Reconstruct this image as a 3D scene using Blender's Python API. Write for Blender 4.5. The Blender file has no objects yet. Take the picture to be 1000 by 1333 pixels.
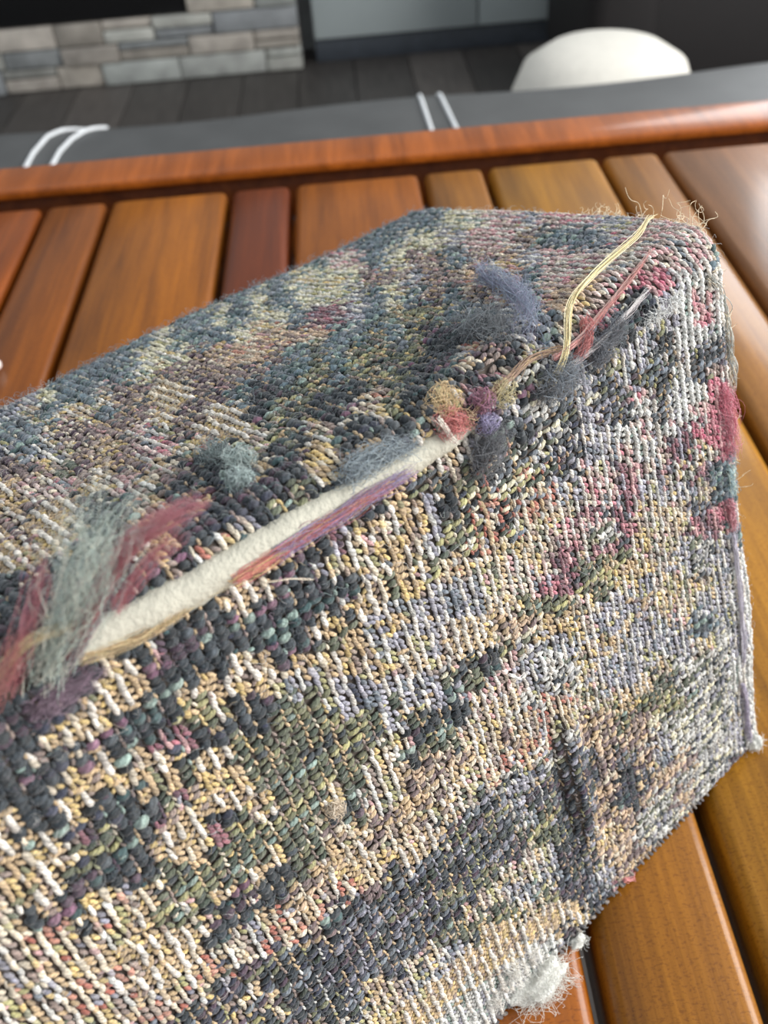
import bpy, math, numpy as np
from mathutils import Matrix, Vector
rng = np.random.default_rng(11)
sc = bpy.context.scene
COL = sc.collection

# ------------------------------------------------------------------ camera
F_PX, W_PX, H_PX = 1185.0, 1000, 1333
def unit(v):
    v = np.asarray(v, float); return v / np.linalg.norm(v)
UPC = unit([-.065, -.7216, -.695])
XC = np.array([1, -.09, 0.]); XC = unit(XC - UPC * (XC @ UPC))
YC = np.cross(UPC, XC)
RM = np.array([XC, YC, UPC])              # camera axes (x right, y down, z forward) -> world
TZ = .74                                  # table top height
CAM = np.array([0, 0, TZ + .29])
cd = bpy.data.cameras.new('camera'); cam = bpy.data.objects.new('camera', cd); COL.objects.link(cam)
cd.sensor_fit = 'VERTICAL'; cd.sensor_height = 24.0; cd.lens = F_PX / H_PX * 24.0
cd.clip_start = .005; cd.clip_end = 50
m = Matrix.Identity(4)
for i in range(3):
    m[i][0] = RM[i][0]; m[i][1] = -RM[i][1]; m[i][2] = -RM[i][2]; m[i][3] = CAM[i]
cam.matrix_world = m
cd.dof.use_dof = True; cd.dof.focus_distance = .222; cd.dof.aperture_fstop = cd.lens / 1.9
sc.camera = cam

# ------------------------------------------------------------------ world, lights, exposure
wd = bpy.data.worlds.new('daylight'); sc.world = wd; wd.use_nodes = True
wd.node_tree.nodes['Background'].inputs[0].default_value = (.90, .95, 1.0, 1)
wd.node_tree.nodes['Background'].inputs[1].default_value = .84
def window_light(name, loc, target, sx, sy, power, col):
    l = bpy.data.lights.new(name, 'AREA'); l.shape = 'RECTANGLE'; l.size = sx; l.size_y = sy
    l.energy = power; l.color = col
    o = bpy.data.objects.new(name, l); COL.objects.link(o); o.location = loc
    o.rotation_euler = (Vector(target) - Vector(loc)).to_track_quat('-Z', 'Y').to_euler()
    return o
window_light('window_light_right', (2.6, .1, 1.75), (0, .2, .85), 2.4, 1.6, 150, (1, .98, .95))
window_light('window_light_back', (1.55, 3.35, 1.5), (.2, .5, .8), 1.3, 1.15, 32, (.95, .98, 1))
sc.view_settings.view_transform = 'Standard'; sc.view_settings.look = 'None'
sc.view_settings.exposure = 0.0; sc.view_settings.gamma = 1.0; sc.view_settings.use_curve_mapping = False

# ------------------------------------------------------------------ helpers
def ray(p):
    return RM @ np.array([(p[0] - 500) / F_PX, (p[1] - 666.5) / F_PX, 1.])
def at(p, z):
    d = ray(p); return CAM + (z - CAM[2]) / d[2] * d
def lin(c):
    c = np.asarray(c, float) / 255.
    return np.where(c <= .04045, c / 12.92, ((c + .055) / 1.055) ** 2.4)
def link(name, me, mat, parent=None):
    o = bpy.data.objects.new(name, me); COL.objects.link(o)
    if mat is not None and not me.materials: me.materials.append(mat)
    if parent is not None: o.parent = parent
    return o
def np_mesh(name, V, F, cols=None, smooth=True, ply=None):
    V = np.asarray(V, np.float32); F = np.asarray(F, np.int32); k = F.shape[1]
    me = bpy.data.meshes.new(name)
    me.vertices.add(len(V)); me.vertices.foreach_set('co', V.ravel())
    me.loops.add(F.size); me.loops.foreach_set('vertex_index', F.ravel())
    me.polygons.add(len(F)); me.polygons.foreach_set('loop_start', np.arange(len(F), dtype=np.int32) * k)
    me.polygons.foreach_set('use_smooth', np.full(len(F), smooth))
    if cols is not None:
        a = me.color_attributes.new('Col', 'FLOAT_COLOR', 'POINT')
        c4 = np.ones((len(V), 4), np.float32); c4[:, :3] = cols; a.data.foreach_set('color', c4.ravel())
    if ply is not None:
        a = me.attributes.new('Ply', 'FLOAT', 'POINT'); a.data.foreach_set('value', np.asarray(ply, np.float32).ravel())
    me.update(calc_edges=True); me.validate()
    return me
def thing(name, label, cat, loc=(0, 0, 0), group=None):
    o = bpy.data.objects.new(name, None); COL.objects.link(o); o.empty_display_size = .02; o.location = loc
    o['label'] = label; o['category'] = cat
    if group: o['group'] = group
    return o
def part(name, me, mat, root, label=None, kind=None):
    o = link(name, me, mat, root)
    if root is not None: o.matrix_parent_inverse = Matrix.Translation(-Vector(root.location))
    if label: o['label'] = label
    if kind: o['kind'] = kind
    return o
import bmesh
def box_mesh(name, lo, hi, bev=.002, seg=2):
    bm = bmesh.new(); bmesh.ops.create_cube(bm, size=1)
    lo = Vector(lo); hi = Vector(hi); s = hi - lo
    for v in bm.verts: v.co = Vector((lo[i] + (v.co[i] + .5) * s[i] for i in range(3)))
    if bev > 0: bmesh.ops.bevel(bm, geom=bm.edges[:], offset=bev, segments=seg, profile=.5, affect='EDGES')
    me = bpy.data.meshes.new(name); bm.to_mesh(me); bm.free()
    if seg > 1 and bev > 0:
        for p in me.polygons: p.use_smooth = True
    return me
def tubes(paths, radii, cols, sides=3):
    """paths (n,m,3) -> one mesh of thin tubes; radii (n,m) or float; cols (n,3)"""
    paths = np.asarray(paths, float); n, m, _ = paths.shape
    t = np.gradient(paths, axis=1); t /= np.linalg.norm(t, axis=2, keepdims=True) + 1e-12
    ref = np.where(np.abs(t[..., 2:3]) > .9, np.array([1., 0, 0]), np.array([0, 0, 1.]))
    a = np.cross(t, ref); a /= np.linalg.norm(a, axis=2, keepdims=True) + 1e-12
    b = np.cross(t, a)
    r = np.broadcast_to(np.asarray(radii, float), (n, m))[..., None, None]
    ang = np.arange(sides) * 2 * np.pi / sides
    V = paths[:, :, None, :] + r * (np.cos(ang)[None, None, :, None] * a[:, :, None, :] + np.sin(ang)[None, None, :, None] * b[:, :, None, :])
    i = np.arange(m - 1)[:, None] * sides; k = np.arange(sides)[None, :]; k2 = (k + 1) % sides
    q = np.stack([i + k, i + k2, i + sides + k2, i + sides + k], -1).reshape(-1, 4)
    Fq = (q[None] + (np.arange(n) * m * sides)[:, None, None]).reshape(-1, 4)
    C = np.repeat(np.asarray(cols, float), m * sides, axis=0)
    return V.reshape(-1, 3), Fq, C

# ------------------------------------------------------------------ materials
def mat_new(name):
    M = bpy.data.materials.new(name); M.use_nodes = True
    nt = M.node_tree; return M, nt, nt.nodes['Principled BSDF']
def N(nt, t, **kw):
    n = nt.nodes.new(t)
    for k, v in kw.items(): setattr(n, k, v)
    return n
def plain(name, rgb, rough=.6, noise=.15, scale=30, bump=0., bscale=200, **inp):
    M, nt, b = mat_new(name)
    c = lin(rgb)
    tc = N(nt, 'ShaderNodeTexCoord'); nz = N(nt, 'ShaderNodeTexNoise'); nz.inputs['Scale'].default_value = scale; nz.inputs['Detail'].default_value = 5
    nt.links.new(tc.outputs['Object'], nz.inputs['Vector'])
    cr = N(nt, 'ShaderNodeValToRGB')
    cr.color_ramp.elements[0].position = .3; cr.color_ramp.elements[1].position = .7
    cr.color_ramp.elements[0].color = (*(c * (1 - noise)), 1); cr.color_ramp.elements[1].color = (*np.minimum(c * (1 + noise), 1), 1)
    nt.links.new(nz.outputs['Fac'], cr.inputs['Fac']); nt.links.new(cr.outputs['Color'], b.inputs['Base Color'])
    b.inputs['Roughness'].default_value = rough
    if bump:
        n2 = N(nt, 'ShaderNodeTexNoise'); n2.inputs['Scale'].default_value = bscale; n2.inputs['Detail'].default_value = 6
        nt.links.new(tc.outputs['Object'], n2.inputs['Vector'])
        bp = N(nt, 'ShaderNodeBump'); bp.inputs['Strength'].default_value = bump; bp.inputs['Distance'].default_value = .002
        nt.links.new(n2.outputs['Fac'], bp.inputs['Height']); nt.links.new(bp.outputs['Normal'], b.inputs['Normal'])
    for k, v in inp.items(): b.inputs[k.replace('_', ' ')].default_value = v
    return M
def yarn_material(name, bump=.5, sheen=.25):
    M, nt, b = mat_new(name)
    at_ = N(nt, 'ShaderNodeAttribute', attribute_name='Col')
    tc = N(nt, 'ShaderNodeTexCoord'); nz = N(nt, 'ShaderNodeTexNoise')
    nz.inputs['Scale'].default_value = 2600; nz.inputs['Detail'].default_value = 3
    nt.links.new(tc.outputs['Object'], nz.inputs['Vector'])
    mr = N(nt, 'ShaderNodeMapRange'); mr.inputs['From Min'].default_value = .3; mr.inputs['From Max'].default_value = .7
    mr.inputs['To Min'].default_value = .74; mr.inputs['To Max'].default_value = 1.26
    nt.links.new(nz.outputs['Fac'], mr.inputs['Value'])
    tw = N(nt, 'ShaderNodeAttribute', attribute_name='Ply')
    sn = N(nt, 'ShaderNodeMath', operation='SINE'); nt.links.new(tw.outputs['Fac'], sn.inputs[0])
    sm = N(nt, 'ShaderNodeMath', operation='MULTIPLY_ADD'); sm.inputs[1].default_value = .2; nt.links.new(sn.outputs[0], sm.inputs[0]); nt.links.new(mr.outputs['Result'], sm.inputs[2])
    mx = N(nt, 'ShaderNodeVectorMath', operation='SCALE')
    nt.links.new(at_.outputs['Color'], mx.inputs[0]); nt.links.new(sm.outputs[0], mx.inputs['Scale'])
    nt.links.new(mx.outputs['Vector'], b.inputs['Base Color'])
    b.inputs['Roughness'].default_value = .82; b.inputs['Specular IOR Level'].default_value = .25
    b.inputs['Sheen Weight'].default_value = sheen; b.inputs['Sheen Roughness'].default_value = .5
    bp = N(nt, 'ShaderNodeBump'); bp.inputs['Strength'].default_value = bump; bp.inputs['Distance'].default_value = .0003
    nt.links.new(sm.outputs[0], bp.inputs['Height']); nt.links.new(bp.outputs['Normal'], b.inputs['Normal'])
    return M
YARN = yarn_material('wool_yarn')
FIBRE = yarn_material('loose_wool_fibre', 0, .2)

def wood_material():
    M, nt, b = mat_new('lacquered_teak')
    tc = N(nt, 'ShaderNodeTexCoord'); oi = N(nt, 'ShaderNodeObjectInfo')
    ad = N(nt, 'ShaderNodeVectorMath', operation='ADD'); sc_ = N(nt, 'ShaderNodeVectorMath', operation='SCALE')
    cb = N(nt, 'ShaderNodeCombineXYZ')
    for k in range(3): nt.links.new(oi.outputs['Random'], cb.inputs[k])
    sc_.inputs['Scale'].default_value = 9; nt.links.new(cb.outputs[0], sc_.inputs[0])
    nt.links.new(tc.outputs['Object'], ad.inputs[0]); nt.links.new(sc_.outputs[0], ad.inputs[1])
    def stretched(sx, sy, sz, detail, dist=0):
        mp = N(nt, 'ShaderNodeMapping'); mp.inputs['Scale'].default_value = (sx, sy, sz)
        nz = N(nt, 'ShaderNodeTexNoise'); nz.inputs['Scale'].default_value = 1; nz.inputs['Detail'].default_value = detail; nz.inputs['Distortion'].default_value = dist
        nt.links.new(ad.outputs[0], mp.inputs['Vector']); nt.links.new(mp.outputs[0], nz.inputs['Vector']); return nz
    g1 = stretched(60, 5, 60, 5, .8); g2 = stretched(500, 16, 500, 4); g3 = stretched(700, 1500, 700, 2, .6)
    def ramp(src, p0, p1, c0, c1):
        cr = N(nt, 'ShaderNodeValToRGB'); cr.color_ramp.elements[0].position = p0; cr.color_ramp.elements[1].position = p1
        cr.color_ramp.elements[0].color = (*c0, 1); cr.color_ramp.elements[1].color = (*c1, 1)
        nt.links.new(src.outputs['Fac'], cr.inputs['Fac']); return cr
    r1 = ramp(g1, .3, .7, (.62, .58, .5), (1.18, 1.16, 1.1)); r2 = ramp(g2, .36, .6, (.84, .81, .76), (1.05, 1.05, 1.05)); r3 = ramp(g3, .32, .48, (.72, .66, .6), (1.03, 1.03, 1.03))
    def mul(a, b_):
        mx = N(nt, 'ShaderNodeMix', data_type='RGBA', blend_type='MULTIPLY'); mx.inputs['Factor'].default_value = 1
        nt.links.new(a, mx.inputs['A']); nt.links.new(b_, mx.inputs['B']); return mx.outputs['Result']
    c = mul(mul(mul(oi.outputs['Color'], r1.outputs['Color']), r2.outputs['Color']), r3.outputs['Color'])
    nt.links.new(c, b.inputs['Base Color'])
    b.inputs['Roughness'].default_value = .5; b.inputs['Coat Weight'].default_value = .4; b.inputs['Coat Roughness'].default_value = .17
    b.inputs['Specular IOR Level'].default_value = .16
    bp = N(nt, 'ShaderNodeBump'); bp.inputs['Strength'].default_value = .25; bp.inputs['Distance'].default_value = .0006
    nt.links.new(g2.outputs['Fac'], bp.inputs['Height']); nt.links.new(bp.outputs['Normal'], b.inputs['Normal'])
    return M
WOOD = wood_material()
def tint_material(name, rough, bump, scale, nlo=.75, nhi=1.2, stretch=(1, 1, 1)):
    M, nt, b = mat_new(name)
    tc = N(nt, 'ShaderNodeTexCoord'); oi = N(nt, 'ShaderNodeObjectInfo'); nz = N(nt, 'ShaderNodeTexNoise')
    mp = N(nt, 'ShaderNodeMapping'); mp.inputs['Scale'].default_value = stretch
    nt.links.new(tc.outputs['Object'], mp.inputs['Vector'])
    nz.inputs['Scale'].default_value = scale; nz.inputs['Detail'].default_value = 6; nt.links.new(mp.outputs[0], nz.inputs['Vector'])
    mr = N(nt, 'ShaderNodeMapRange'); mr.inputs['From Min'].default_value = .3; mr.inputs['From Max'].default_value = .7
    mr.inputs['To Min'].default_value = nlo; mr.inputs['To Max'].default_value = nhi
    nt.links.new(nz.outputs['Fac'], mr.inputs['Value'])
    mx = N(nt, 'ShaderNodeVectorMath', operation='SCALE'); nt.links.new(oi.outputs['Color'], mx.inputs[0]); nt.links.new(mr.outputs['Result'], mx.inputs['Scale'])
    nt.links.new(mx.outputs['Vector'], b.inputs['Base Color']); b.inputs['Roughness'].default_value = rough
    bp = N(nt, 'ShaderNodeBump'); bp.inputs['Strength'].default_value = bump; bp.inputs['Distance'].default_value = .006
    nt.links.new(nz.outputs['Fac'], bp.inputs['Height']); nt.links.new(bp.outputs['Normal'], b.inputs['Normal'])
    return M
STONE = tint_material('ledger_stone', .85, .8, 18)
PLANK = tint_material('dark_floorboard', .5, .2, 8, stretch=(8, 1, 8))
def setc(o, rgb): o.color = (*lin(rgb), 1)

# ------------------------------------------------------------------ the room behind the table
fl = link('floor', box_mesh('floor', (-3, -1.5, -.06), (3, 3.6, -.012), 0), plain('subfloor', (30, 27, 25), .8)); fl['kind'] = 'structure'
for i in range(22):
    x = -2.0 + i * .185; y0 = -.6 + (i * 37 % 11) * .14
    for k, (a, b_) in enumerate(((y0 - 1.4, y0), (y0 + .002, y0 + 1.9), (y0 + 1.902, 3.5))):
        b2 = min(b_, 3.5); a2 = max(a, -1.4)
        if b2 - a2 < .05: continue
        o = part('floorboard', box_mesh('floorboard', (x, a2, -.012), (x + .182, b2, 0), .0015, 1), PLANK, fl)
        v = rng.uniform(.8, 1.2); setc(o, np.array([68, 64, 61]) * v)
wb = link('wall_back', box_mesh('wall_back', (-3, 3.45, 0), (3, 3.52, 2.6), 0), plain('grey_wall_paint', (150, 152, 152), .7)); wb['kind'] = 'structure'

# fireplace: ledger stones round a black fire opening
FY = 3.27
fp = thing('fireplace', 'pale grey stacked-stone fireplace with a black opening at the back of the room', 'fireplace', (-.75, FY, 0))
part('firebox', box_mesh('firebox', (-1.62, FY - .004, .197), (-.487, FY + .10, .75), .004), plain('black_firebox', (9, 9, 11), .35), fp, 'black glossy firebox')
stonecols = [(150, 153, 149), (164, 164, 157), (136, 139, 139), (158, 151, 141), (130, 133, 135), (170, 172, 167), (145, 145, 139), (162, 155, 146)]
rowz = [(0, .072), (.072, .128), (.128, .196)]
k = 0
for z0, z1 in rowz:
    x = -1.62 - rng.uniform(0, .1)
    while x < -.135:
        w_ = rng.uniform(.14, .30); x1 = min(x + w_, -.135)
        if -.135 - x1 < .07: x1 = -.135
        pieces = [(z0, z1)] if rng.random() < .72 else [(z0, (z0 + z1) / 2 + rng.uniform(-.008, .008)), None]
        if pieces[-1] is None: pieces[-1] = (pieces[0][1], z1)
        for a, b_ in pieces:
            o = part('stone', box_mesh('stone', (x + .002, FY - rng.uniform(.0, .03), a + .002), (x1 - .002, FY + .11, b_ - .002), .004, 2), STONE, fp)
            setc(o, np.array(stonecols[(k * 5 + int(rng.integers(3))) % 8]) * rng.uniform(.9, 1.1)); k += 1
        x = x1
for z0 in np.arange(.197, .75, .062):
    x = -.485
    while x < -.135:
        x1 = min(x + rng.uniform(.12, .24), -.135)
        if -.135 - x1 < .06: x1 = -.135
        o = part('stone', box_mesh('stone', (x + .002, FY - rng.uniform(.0, .03), z0 + .001), (x1 - .002, FY + .11, z0 + .06), .004, 2), STONE, fp)
        setc(o, np.array(stonecols[(k * 5 + 2) % 8]) * rng.uniform(.9, 1.1)); k += 1
        x = x1
part('stone_core', box_mesh('stone_core', (-1.75, FY + .02, 0), (-.137, FY + .12, .195), 0), plain('fireplace_mortar', (100, 100, 98), .9), fp)

# low cabinet right of the fireplace
cb = thing('cabinet', 'pale grey low cabinet with a dark plinth right of the stone fireplace', 'cabinet', (.3, 3.3, 0))
CABM = plain('pale_grey_lacquer', (160, 168, 168), .4, .04, 5)
part('plinth', box_mesh('plinth', (-.09, 3.305, 0), (1.9, 3.41, .068), .002), plain('dark_plinth', (58, 63, 70), .5), cb, 'dark blue-grey plinth')
part('body', box_mesh('body', (-.09, 3.31, .07), (1.9, 3.41, .8), .002), CABM, cb)
for x0, x1 in ((-.088, .455), (.461, 1.0), (1.006, 1.55)):
    part('door', box_mesh('door', (x0, 3.29, .074), (x1, 3.309, .79), .003), CABM, cb)

# dark sofa end and white pouf
DS = plain('dark_brown_leather', (16, 11, 11), .75, .15, 10, .2, 60)
sf = thing('sofa', 'near-black leather sofa standing behind the white pouf', 'sofa', (1.4, 2.7, 0))
part('base', box_mesh('base', (.70, 2.62, .03), (2.5, 3.18, .34), .03, 3), DS, sf)
part('armrest', box_mesh('armrest', (.66, 2.60, .03), (.86, 3.20, .62), .05, 3), DS, sf)
part('seat_cushion', box_mesh('seat_cushion', (.865, 2.6, .34), (2.45, 3.0, .47), .04, 3), DS, sf)
part('backrest', box_mesh('backrest', (.865, 3.0, .30), (2.45, 3.22, .85), .06, 3), DS, sf)
for x, y in ((.75, 2.68), (.75, 3.12), (2.4, 2.68), (2.4, 3.12)):
    part('foot', box_mesh('foot', (x - .03, y - .03, 0), (x + .03, y + .03, .05), .004), DS, sf)
def lathe(name, prof, n=40, sx=1, sy=1, loc=(0, 0, 0)):
    V = []; Fq = []
    for r, z in prof:
        for a in range(n):
            t = 2 * math.pi * a / n; V.append((loc[0] + r * sx * math.cos(t), loc[1] + r * sy * math.sin(t), loc[2] + z))
    for j in range(len(prof) - 1):
        for a in range(n): Fq.append((j * n + a, j * n + (a + 1) % n, (j + 1) * n + (a + 1) % n, (j + 1) * n + a))
    return np_mesh(name, V, Fq)
pf = link('pouf', lathe('pouf', [(.0005, .0), (.15, 0), (.18, .03), (.195, .12), (.2, .22), (.192, .3), (.168, .355), (.12, .385), (.06, .395), (.0005, .397)], loc=(0, 0, 0)),
          plain('white_boucle', (214, 210, 200), .9, .04, 60, .6, 120))
pf.location = (.545, 2.0, 0); pf['label'] = 'round white upholstered pouf behind the grey bench'; pf['category'] = 'pouf'

# grey bench with white double stitching
BZ = .48
bn = thing('bench', 'dark grey upholstered bench with white double stitching beyond the table edge', 'bench', (.1, 1.34, 0))
GREY = plain('grey_leatherette', (76, 77, 77), .5, .12, 14, .3, 240)
n_x, n_p = 60, 22
prof_b = []
for a in np.linspace(0, np.pi / 2, 6): prof_b.append((1.10 + .05 - .05 * np.cos(a), BZ - .05 + .05 * np.sin(a)))
for y in np.linspace(1.16, 1.52, 6)[1:-1]: prof_b.append((y, BZ))
for a in np.linspace(0, np.pi / 2, 7): prof_b.append((1.53 + .055 * np.sin(a), BZ - .055 + .055 * np.cos(a)))
prof_b = [(1.10, BZ - .10)] + prof_b + [(1.585, BZ - .10)]
XS = np.linspace(-1.1, 1.0, n_x)
V = [(x, y, z + .004 * math.sin(9 * x + 1) * (z > BZ - .02) + (.012 * max(0, x - .25) if z > BZ - .02 else 0)) for x in XS for y, z in prof_b]
npb = len(prof_b)
Fq = [(i * npb + j, (i + 1) * npb + j, (i + 1) * npb + j + 1, i * npb + j + 1) for i in range(n_x - 1) for j in range(npb - 1)]
Fq += [(i * npb + npb - 1, (i + 1) * npb + npb - 1, (i + 1) * npb, i * npb) for i in range(n_x - 1)]
me = np_mesh('seat_cushion', V, Fq)
bm = bmesh.new(); bm.from_mesh(me); bmesh.ops.holes_fill(bm, edges=[e for e in bm.edges if e.is_boundary]); bmesh.ops.recalc_face_normals(bm, faces=bm.faces[:]); bm.to_mesh(me); bm.free()
part('seat_cushion', me, GREY, bn)
part('seat_frame', box_mesh('seat_frame', (-1.08, 1.12, BZ - .15), (.98, 1.57, BZ - .10), .004), DS, bn)
for x in (-1.0, .9):
    for y in (1.16, 1.53):
        part('leg', box_mesh('leg', (x - .025, y - .025, 0), (x + .025, y + .025, BZ - .15), .003), DS, bn)
WT = plain('white_thread', (225, 228, 230), .7, .05)
def bench_z(x, y):
    z = BZ
    if y > 1.53: z = BZ - .055 + math.sqrt(max(.055 ** 2 - (y - 1.53) ** 2, 0))
    return z + .004 * math.sin(9 * x + 1) + .012 * max(0, x - .25)
def seam(pts):
    pts = np.array(pts); t = np.linspace(0, len(pts) - 1, 60)
    xs = np.interp(t, np.arange(len(pts)), pts[:, 0]); ys = np.interp(t, np.arange(len(pts)), pts[:, 1])
    P = np.array([(x, y, bench_z(x, y) + .0015) for x, y in zip(xs, ys)])
    rad = .0036 * (.75 + .25 * np.abs(np.sin(np.arange(60) * 1.3)))
    v, f, c = tubes([P], rad[None], [(1, 1, 1)], 6); part('stitching', np_mesh('stitching', v, f), WT, bn, 'white thick stitching')
seam([(-.49, 1.14), (-.497, 1.375), (-.497, 1.45), (-.488, 1.515), (-.466, 1.546), (-.44, 1.562), (-.418, 1.566)])
seam([(-.455, 1.14), (-.458, 1.367), (-.456, 1.45), (-.446, 1.50), (-.434, 1.525), (-.42, 1.542), (-.400, 1.556)])
seam([(.125, 1.14), (.124, 1.39), (.119, 1.56)]); seam([(.165, 1.14), (.162, 1.39), (.151, 1.56)])

# ------------------------------------------------------------------ slatted table
tb = thing('table', 'orange-brown lacquered slatted wooden table under the tapestry cushion', 'table', (.05, .2, 0))
edges = [-.60, -.553, -.463, -.415, -.326, -.280, -.232, -.183, -.093, -.046, .050, .098, .184, .229, .318, .365, .455, .50, .59]
scol = {-.280: (138, 70, 10), -.232: (128, 70, 10), -.183: (150, 88, 10), -.093: (106, 46, 8), -.046: (146, 82, 14), .050: (140, 90, 20), .098: (162, 112, 28), .184: (150, 100, 36), .229: (134, 90, 52), -.326: (140, 76, 12)}
for a, b_ in zip(edges[:-1], edges[1:]):
    me = box_mesh('slat', (a + .0022, -.34, TZ - .030), (b_ - .0022, .664, TZ), .0050, 2)
    o = part('slat', me, WOOD, tb); setc(o, scol.get(a, (150, 92, 24)))
def rail(name, lo, hi, col, bev=.004):
    o = part(name, box_mesh(name, lo, hi, bev, 3), WOOD, tb); setc(o, col); return o
# end rails run crosswise: own grain direction is close enough at this blur
rail('end_rail', (-.64, .687, TZ - .004), (.63, .733, TZ + .004), (160, 86, 26), .0025)
rail('end_rail', (-.64, -.41, TZ - .04), (.63, -.35, TZ + .006), (170, 90, 34))
rail('side_rail', (-.66, -.41, TZ - .04), (-.603, .728, TZ + .006), (160, 86, 34))
rail('side_rail', (.593, -.41, TZ - .04), (.65, .728, TZ + .006), (160, 86, 34))
rail('rail_support', (-.60, .712, TZ - .05), (.59, .731, TZ - .0042), (120, 64, 24), .002)
rail('gap_shade_board', (-.60, .655, TZ - .11), (.59, .72, TZ - .052), (150, 84, 34))  # added board, sunk below the end-rail gap so the slit falls into shade
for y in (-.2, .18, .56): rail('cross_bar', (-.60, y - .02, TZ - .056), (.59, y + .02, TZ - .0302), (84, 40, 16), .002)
for x in (-.62, .61):
    for y in (-.37, .69): rail('leg', (x - .028, y - .028, 0), (x + .028, y + .028, TZ - .0405), (150, 84, 34))
bd = link('bead', lathe('bead', [(.00005, 0), (.002, .0003), (.0034, .0018), (.0036, .0036), (.003, .0056), (.0016, .0066), (.00005, .0069)], 20), plain('white_glaze', (236, 226, 222), .3, .03))
bd.location = tuple(at((-4, 481), TZ)); bd['label'] = 'tiny white rounded bead lying on the slats at the left edge'; bd['category'] = 'bead'

# ------------------------------------------------------------------ tapestry cushion: shape
DU = ray((2500, -640)); DU[2] = 0; DU = unit(DU)                     # along the long edge, level
DV = ray((1118, 2700)); DV = unit(DV - DU * (DV @ DU))               # down the front face (leans 17 degrees)
WN = unit(np.cross(DU, DV))                                          # into the cushion
BR = at((985, 970), TZ)                                              # front bottom right corner on the table
VT, R, DEP, UE, RE = -.184, .010, .147, .0045, .007
LA = R * np.pi / 4
S_BOT = LA + .184 - R                                                # s at the table along the front
S_BACK = -(LA + DEP - R - .014)
def profile(s):
    """s>0 down the front, s<0 back over the top -> w, v, normal (in w, v)"""
    s = np.asarray(s, float)
    w = np.zeros_like(s); v = np.zeros_like(s); nw = np.zeros_like(s); nv = np.zeros_like(s)
    f = s > LA; t = s < -LA; m_ = ~(f | t)
    v[f] = VT + R + (s[f] - LA); nw[f] = -1
    w[t] = R + (-s[t] - LA); v[t] = VT; nv[t] = -1
    a = np.pi / 4 + s[m_] / R
    w[m_] = R - R * np.sin(a); v[m_] = VT + R - R * np.cos(a); nw[m_] = -np.sin(a); nv[m_] = -np.cos(a)
    rb = .014; b = s < S_BACK                                        # far top edge rolls over
    a = np.clip((S_BACK - s[b]) / rb, 0, np.pi / 2); ex = np.maximum((S_BACK - s[b]) - rb * np.pi / 2, 0)
    w[b] = DEP - rb + rb * np.sin(a); v[b] = VT + rb - rb * np.cos(a) + ex; nw[b] = np.sin(a); nv[b] = -np.cos(a)
    rb = .005; sb = S_BOT - .004; b = s > sb                         # bottom edge tucks under
    a = np.clip((s[b] - sb) / rb, 0, np.pi / 2); ex = np.maximum((s[b] - sb) - rb * np.pi / 2, 0)
    w[b] = rb - rb * np.cos(a) + ex; v[b] = VT + R + (sb - LA) + rb * np.sin(a); nw[b] = -np.cos(a); nv[b] = np.sin(a)
    return w, v, nw, nv
def tear_half(u):
    x = np.asarray(u, float)
    return np.interp(x, [-.30, -.20, -.186, -.165, -.145, -.12, -.10, -.093, -.089], [0, .0, .0022, .0027, .0027, .0024, .0019, .0011, 0])
def tear_c(u):
    return np.interp(np.asarray(u, float), TEAR[:, 0], TEAR[:, 1])
_k = rng.normal(0, 1, (9, 2)) * 45; _ph = rng.uniform(0, 6.28, 9)
def relief(u, s):
    u = np.asarray(u, float); s = np.asarray(s, float); h = np.zeros(np.broadcast(u, s).shape)
    for (a, b), p in zip(_k, _ph): h = h + .00022 * np.sin(a * u + b * s + p)
    g = np.clip((u + .093) / .01, 0, 1) * np.clip((.0 - u) / .02, 0, 1)
    h = h - .0016 * g * np.exp(-(s / .0022) ** 2) + .0006 * g * np.exp(-((np.abs(s) - .005) / .003) ** 2)
    th = tear_half(u); h = h - .0014 * (th > 0) * np.exp(-((np.abs(s - tear_c(u)) - th) / .0018) ** 2)
    # the pleat low on the front, right of the middle
    du_ = u - np.interp(s, [.085, .112, .150], PLEAT_U); g = np.exp(-((s - .122) / .026) ** 4)
    h = h + g * (.0024 * np.exp(-((du_ - .001) / .0032) ** 2) - .0017 * np.exp(-((du_ + .0050) / .0026) ** 2) - .0012 * np.exp(-((du_ - .008) / .003) ** 2))
    return h
def on_front(p):
    d = ray(p); t = ((BR - CAM) @ WN) / (d @ WN); q = CAM + t * d - BR; return q @ DU, q @ DV
def on_top(p):
    d = ray(p); F0 = BR + DV * VT; t = ((F0 - CAM) @ DV) / (d @ DV); q = CAM + t * d - BR; return q @ DU, q @ WN
def us_of(p):
    """photo point -> (u, s) on the cushion"""
    u, v = on_front(p)
    if v > VT + R: return u, v - VT - R + LA
    u2, w2 = on_top(p); um = u2
    for _ in range(40): u2 = .5 * u2 + .5 * (um - .018 * (1 - math.exp(-max(w2, 0) / .045)) * min(max((u2 + .06) / .064, 0), 1.) ** 2)
    if w2 > R: return u2, -(w2 - R + LA)
    return (u + u2) / 2, np.clip((v - VT - w2) / 2, -LA, LA)
TEAR = np.array([us_of(p) for p in ((60, 846), (120, 812), (250, 745), (375, 670), (475, 612), (540, 575), (596, 546))])
PLEAT_U = [us_of((738, 962))[0], us_of((755, 1040))[0], us_of((778, 1140))[0]]
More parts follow.
